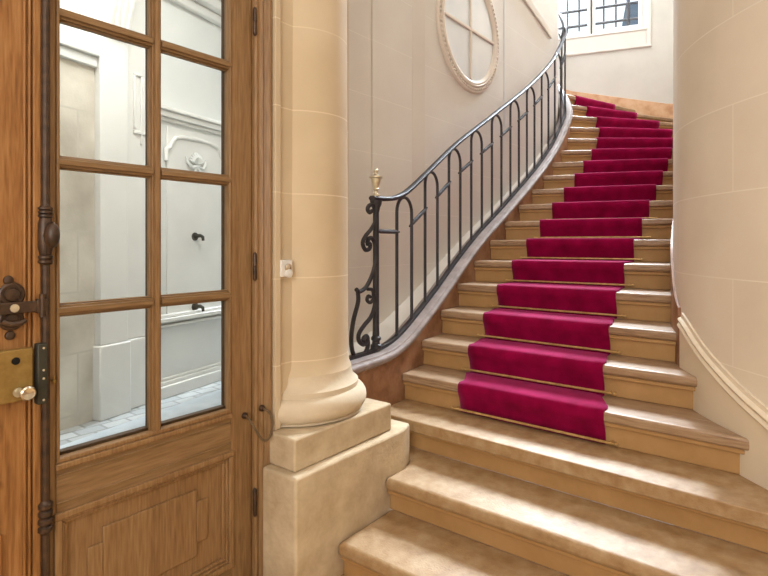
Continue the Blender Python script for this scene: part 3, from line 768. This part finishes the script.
# old latch above the lock: pierced plate with bosses and a hasp
m = MB()
for x, z, r in ((.600, 1.307, .036), (.598, 1.234, .034)):
    m.lathe([(.0, .0), (r, .0), (r, .005), (r*.85, .009), (r*.6, .008), (r*.5, .016), (r*.2, .018), (.0, .018)], n=24, M=Matrix.Translation((x, 1.866, z)) @ RX)
for x, z, r in ((.592, 1.350, .014), (.596, 1.186, .014)):
    m.lathe([(.0, .0), (r, .0), (r*.9, .006), (r*.3, .010), (.0, .010)], n=16, M=Matrix.Translation((x, 1.866, z)) @ RX)
lt = m.build('latch_plate', M['bronze'], d1); tag(lt, 'old dark iron latch plate with round bosses')
m = MB(); m.box((.55, 1.836, 1.252), (.660, 1.848, 1.286)); m.box((.658, 1.836, 1.247), (.668, 1.856, 1.291)); m.build('hasp', M['bronze'], lt, .003)
m = MB().tube([(.672, 1.838, 1.235), (.672, 1.838, 1.305)], .008, 10); m.box((.666, 1.832, 1.25), (.686, 1.844, 1.29)); m.build('hook', M['bronze'], lt)
m = MB().tube([(.57, 1.842, 1.232), (.59, 1.836, 1.222), (.615, 1.834, 1.224), (.628, 1.834, 1.232)], [.008, .009, .009, .006], 8); m.build('lever', M['bronze'], lt)
MB().lathe([(.0, 0), (.012, 0), (.012, .004), (.0, .005)], n=14, M=Matrix.Translation((.598, 1.836, 1.269)) @ RX).build('rivet', M['brass'], lt)

# loop of flexible cable between leaf and frame
lp = thing('cable_loop', 'brown flexible cable loop linking the glazed leaf and its frame', 'cable', (1.47, 1.85, .72))
ctrl = [(1.449, 1.866, .735), (1.449, 1.84, .73), (1.452, 1.80, .69), (1.475, 1.78, .645), (1.51, 1.78, .645), (1.535, 1.79, .69), (1.532, 1.80, .735), (1.520, 1.815, .752), (1.515, 1.83, .757)]
P = [Vector(p) for p in ctrl]; Q = [2*P[0]-P[1]] + P + [2*P[-1]-P[-2]]; out = []
for i in range(1, len(Q)-2):
    for t in np.linspace(0, 1, 6, endpoint=False):
        a, b, c, d = Q[i-1:i+3]; out.append(.5*((2*b)+(c-a)*t+(2*a-5*b+4*c-d)*t*t+(3*b-a-3*c+d)*t**3))
out.append(P[-1])
MB().tube(out, .0052, 8).build('cable', M['cable'], lp)
for x, y, z in ((1.449, 1.868, .735), (1.515, 1.838, .757)):
    MB().lathe([(.0, 0), (.014, 0), (.014, .006), (.009, .014), (.0, .016)], n=16, M=Matrix.Translation((x, y, z)) @ RX).build('socket', M['bronze'], lp)

# bell push on the stone fillet
sw = thing('wall_switch', 'small white square wall switch on the stone beside the column', 'switch', (1.617, 1.80, 1.35))
MB().box((1.585, 1.792, 1.313), (1.652, 1.8195, 1.386)).build('plate', M['white_paint'], sw, .004)
MB().lathe([(.0, 0), (.018, 0), (.018, .006), (.013, .010), (.0, .011)], n=20, M=Matrix.Translation((1.624, 1.792, 1.352)) @ RX).build('button', M['chrome'], sw)
MB().lathe([(.017, 0), (.02, .002), (.018, .012), (.01, .014), (.0, .014)], n=20, M=Matrix.Translation((1.624, 1.792, 1.328)) @ RX).build('socket', M['white_paint'], sw)

# ------------------------------------------------------------------ round window on the core wall
OX, OZ = 4.125, 3.28
w2 = thing('window_2', 'round cream framed window with four panes on the wall above the railing', 'window', (OX, 2.28, OZ), kind='structure')
Mw = Matrix.Translation((OX, 2.2795, OZ)) @ RX
ring = [(.425, 0), (.425, .012), (.435, .024), (.452, .030), (.464, .026), (.470, .034), (.480, .030), (.484, .014), (.512, .012), (.514, .026), (.526, .024), (.534, .010), (.535, 0)]
MB().lathe(ring + [ring[0]], n=96, M=Mw).build('ring_frame', M['ring_paint'], w2)
bd = MB()
for q in range(84):
    a = 2*PI*q/84; cx, cz = OX + .498*math.cos(a), OZ + .498*math.sin(a)
    bmesh.ops.create_icosphere(bd.bm, subdivisions=2, radius=.0142, matrix=Matrix.Translation((cx, 2.262, cz)))
bd.build('beading', M['ring_paint'], w2)
MB().lathe([(.0, .004), (.428, .004), (.428, .006), (.0, .006)], n=64, M=Mw).build('glass', M['mirror_glass'], w2)
m = MB(); m.box((OX-.013, 2.256, OZ-.425), (OX+.013, 2.2735, OZ+.425)); m.build('glazing_bar', M['ring_paint'], w2, .004)
m = MB(); m.box((OX-.425, 2.254, OZ-.013), (OX+.425, 2.2735, OZ+.013)); m.build('glazing_bar', M['ring_paint'], w2, .004)

# ------------------------------------------------------------------ carriage passage behind the glazed door
PO = np.array([3.386, 5.26]); PT = np.array([.973, .224]); PT /= np.hypot(*PT); PN = np.array([PT[1], -PT[0]])
def pw(t, off=0.0):
    p = PO + PT*t + PN*off; return (float(p[0]), float(p[1]))
def pbox(mb, t0, t1, z0, z1, o0, o1):
    mb.prism([pw(t0, o0), pw(t1, o0), pw(t1, o1), pw(t0, o1)], z0, z1); return mb
GZ = -.10
m = MB(); pbox(m, -7, 1.6, -.3, 4.9, -.25, 0); o = m.build('wall_passage', M['plaster']); tag(o, 'white rendered wall of the carriage passage seen through the door glass', 'wall', kind='structure')
o = MB().prism([(-3.2, 2.041), (2.099, 2.041), (2.2, 2.83), (4.6, 2.83), (4.6, 5.6), (-3.2, 5.6)], -.3, GZ).build('floor_passage', M['cobble']); tag(o, 'pale cobbled ground of the passage beyond the glazed door', 'floor', kind='structure')
o = MB().prism([(-3.2, 2.041), (2.099, 2.041), (2.2, 2.83), (4.6, 2.83), (4.6, 6.0), (-3.2, 6.0)], 4.7, 4.9).build('ceiling_passage', M['plaster']); tag(o, 'white ceiling of the carriage passage', 'ceiling', kind='structure')
m = MB(); pbox(m, -3.2, 1.3, GZ - .05, GZ + .035, .42, .95); o = m.build('trim_9', M['kerb'], None, .015); tag(o, 'smooth bluish grey kerb along the cobbles behind the door glass', 'kerb', kind='structure')
# stained stone panel, pilasters, bracket
dp = MB(); pbox(dp, -2.9, -1.19, GZ, 3.0, .002, .03)
o = dp.build('stone_panel', M['damp'], None, 0, uvf=lambda co: (float(np.dot(PT, (co.x - PO[0], co.y - PO[1]))), co.z)); tag(o, 'grey damp stained stone panel left of the pilaster behind the door glass', 'stone panel', kind='structure')
m = MB(); pbox(m, -2.9, -1.19, 3.0, 3.09, .002, .07); pbox(m, -2.9, -1.19, 3.09, 3.13, .002, .10); o = m.build('trim_6', M['plaster'], None, .01); tag(o, 'white string moulding over the damp stone panel behind the glass', 'wall trim', kind='structure')
pi = thing('pilaster', 'white pilaster with plinth standing in the passage behind the glazed door', 'pilaster', (*pw(-1.04), GZ))
m = MB(); pbox(m, -1.19, -.90, .56, 4.69, .002, .10); m.build('shaft', M['white_paint'], pi, .006)
m = MB(); pbox(m, -1.21, -.885, GZ, .555, .002, .125); m.build('plinth', M['white_paint'], pi, .012)
m = MB(); pbox(m, -.895, -.585, .56, 4.69, .002, .045); m.build('side_strip', M['white_paint'], pi, .006)
m = MB(); pbox(m, -.883, -.57, GZ, .555, .002, .065); m.build('side_plinth', M['white_paint'], pi, .012)
m = MB()
for a, b, c, d in ((-.80, -.775, 2.55, 3.05), (-.72, -.70, 2.40, 3.05), (-.80, -.70, 3.05, 3.07), (-.80, -.62, 2.50, 2.53)): pbox(m, a, b, c, d, .045, .065)
m.build('slot_moulding', M['white_paint'], pi, .005)
cs = thing('scroll_bracket', 'white fluted scroll bracket under the ceiling of the passage', 'bracket', (*pw(-1.03, .12), 3.3))
rows = []
for q in range(25):
    t = q/24; z = 3.32 + 1.1*t; off = .13 + .10*math.sin(t*PI*.8) + .20*t*t
    rows.append([(*pw(-1.17, .101), z), (*pw(-1.17, off), z), (*pw(-.91, off), z), (*pw(-.91, .101), z)])
MB().grid(rows, True).build('body', M['white_paint'], cs, .01)
for tt in (-1.135, -1.075, -1.015, -.955):
    P = []
    for q in range(25):
        t = q/24; z = 3.33 + 1.06*t; P.append((*pw(tt, .13 + .10*math.sin(t*PI*.8) + .20*t*t), z))
    MB().tube(P, .022, 8).build('flute', M['white_paint'], cs)
# cornice and ceiling cove over the niche
m = MB(); pbox(m, -.57, 1.5, 2.70, 2.74, .002, .03); pbox(m, -.57, 1.5, 2.74, 2.80, .002, .06); pbox(m, -.57, 1.5, 2.80, 2.84, .002, .09)
o = m.build('trim_7', M['white_paint'], None, .01); tag(o, 'white cornice moulding across the wall above the fountain niche', 'wall trim', kind='structure')
m = MB(); pbox(m, -.57, 1.5, 3.95, 4.05, .002, .08); pbox(m, -.57, 1.5, 4.05, 4.15, .002, .18); pbox(m, -.57, 1.5, 4.15, 4.25, .002, .26)
o = m.build('trim_8', M['white_paint'], None, .02); tag(o, 'white ceiling cornice high in the passage behind the top panes', 'wall trim', kind='structure')
# wall fountain
ft = thing('wall_fountain', 'white wall fountain panel with moulded top, relief and two spouts behind the glass', 'fountain', (*pw(.05), GZ))
m = MB(); pbox(m, -.36, .47, .70, 2.66, .002, .02); m.build('panel', M['white_paint'], ft, .004)
P = [(-.375, 2.30), (-.375, 2.42)]
P += [(-.375 + .0*1, 2.42), (-.33, 2.44), (-.31, 2.49), (-.26, 2.55), (-.16, 2.575), (.05, 2.585), (.26, 2.575), (.36, 2.55), (.41, 2.49), (.43, 2.44), (.475, 2.42), (.475, 2.30)]
MB().tube([(*pw(a, .025), z) for a, z in P], .022, 8).build('arch_moulding', M['white_paint'], ft)
m = MB()
for z, o_, h in ((.70, .05, .035), (.655, .075, .045), (.60, .05, .03)): pbox(m, -.57, 1.4, z, z + h, .002, o_)
pbox(m, -.57, 1.4, GZ, .02, .002, .09); pbox(m, -.57, 1.4, .02, .06, .002, .06); pbox(m, -.57, 1.4, .06, .09, .002, .035)
m.build('base_moulding', M['white_paint'], ft, .008)
m = MB()                                              # shell and leaf relief
for q in range(9):
    a = PI*(.12 + .76*q/8); r = .13 - .02*abs(q-4)/4
    m.tube([(*pw(.03, .03), 2.31), (*pw(.03 + .6*r*math.cos(a), .055), 2.31 + .6*r*math.sin(a)), (*pw(.03 + r*math.cos(a), .035), 2.31 + r*math.sin(a))], [.010, .018, .010], 8)
for sg in (-1, 1):
    m.tube([(*pw(.03, .045), 2.29), (*pw(.03 + sg*.08, .05), 2.27), (*pw(.03 + sg*.13, .04), 2.32), (*pw(.03 + sg*.15, .03), 2.38)], [.016, .02, .016, .006], 8)
    m.tube([(*pw(.03, .045), 2.28), (*pw(.03 + sg*.05, .05), 2.22), (*pw(.03 + sg*.02, .04), 2.19)], [.016, .014, .006], 8)
m.build('relief', M['render'], ft)
for z in (1.53, .77):
    c = pw(.02, .02); c2 = pw(.02, .10); c3 = pw(.02, .135)
    m = MB().tube([(*c, z), (*pw(.02, .03), z)], .045, 14); m.tube([(*c, z), (*c2, z + .01), (*c3, z - .005), (*pw(.02, .14), z - .045)], [.022, .020, .018, .015], 10)
    m.build('spout', M['gunmetal'], ft)

# ------------------------------------------------------------------ camera
cam = bpy.data.cameras.new('camera'); co = bpy.data.objects.new('camera', cam); COL.objects.link(co)
co.location = (0, 0, ZC); co.rotation_euler = (PI/2, 0, HEAD - PI/2)
cam.sensor_width = 36; cam.lens = F/768*36; cam.shift_y = -(288 - 243)/768
cam.clip_start = .02; SC.camera = co

# ------------------------------------------------------------------ light
def area(name, loc, aim, sx, sy, power, col):
    l = bpy.data.lights.new(name, 'AREA'); l.shape = 'RECTANGLE'; l.size = sx; l.size_y = sy; l.energy = power; l.color = col
    o = bpy.data.objects.new(name, l); COL.objects.link(o); o.location = loc
    o.rotation_euler = (Vector(aim) - Vector(loc)).to_track_quat('-Z', 'Y').to_euler(); return o
def sun(name, az, el, strength, ang, col):
    l = bpy.data.lights.new(name, 'SUN'); l.energy = strength; l.angle = math.radians(ang); l.color = col
    o = bpy.data.objects.new(name, l); COL.objects.link(o); o.location = (16, 5, 14)
    d = Vector((-math.cos(math.radians(az))*math.cos(math.radians(el)), -math.sin(math.radians(az))*math.cos(math.radians(el)), -math.sin(math.radians(el))))
    o.rotation_euler = d.to_track_quat('-Z', 'Y').to_euler(); return o
sun('hazy_sun', 6, 43, 38, 19, (.80, .89, 1.0))
c = bw(0.0, .22)
area('stair_window_daylight', (c[0], c[1], 6.15), (3.4, 1.4, 1.0), 1.2, 1.3, 360, (.86, .92, 1.0))
area('hall_ceiling_fill', (-.3, -.4, 4.2), (-.3, -.4, 0), 2.4, 2.4, 44, (1.0, .94, .86))  # unseen broad lamp under the ceiling, added as soft warm fill
area('hall_rear_fill', (-3.0, -.6, 2.2), (2.0, .6, 1.2), 2.2, 2.6, 150, (1.0, .97, .93))  # no opening here; lamp added before the closed rear wall to brighten the hall
area('stairwell_fill', (4.2, 1.5, 7.9), (4.0, 1.5, 0), 3.2, 1.0, 160, (.97, .98, 1.0))  # added fill under the closed stair ceiling, lifts the whole stairwell
area('passage_daylight', (1.9, 3.75, 4.6), (2.2, 4.0, 0), 2.4, 1.2, 150, (1.0, .99, .97))
wd = bpy.data.worlds.new('sky'); SC.world = wd; wd.use_nodes = True
bg = wd.node_tree.nodes['Background']; bg.inputs[0].default_value = (.86, .93, 1.0, 1); bg.inputs[1].default_value = 1.6

SC.view_settings.view_transform = 'Standard'; SC.view_settings.look = 'None'
SC.view_settings.gamma = 1; SC.view_settings.use_curve_mapping = False; SC.view_settings.exposure = 0
SC.cycles.use_denoising = True; SC.cycles.max_bounces = 8; SC.cycles.diffuse_bounces = 5
SC.cycles.sample_clamp_indirect = 6; SC.cycles.caustics_reflective = False; SC.cycles.caustics_refractive = False
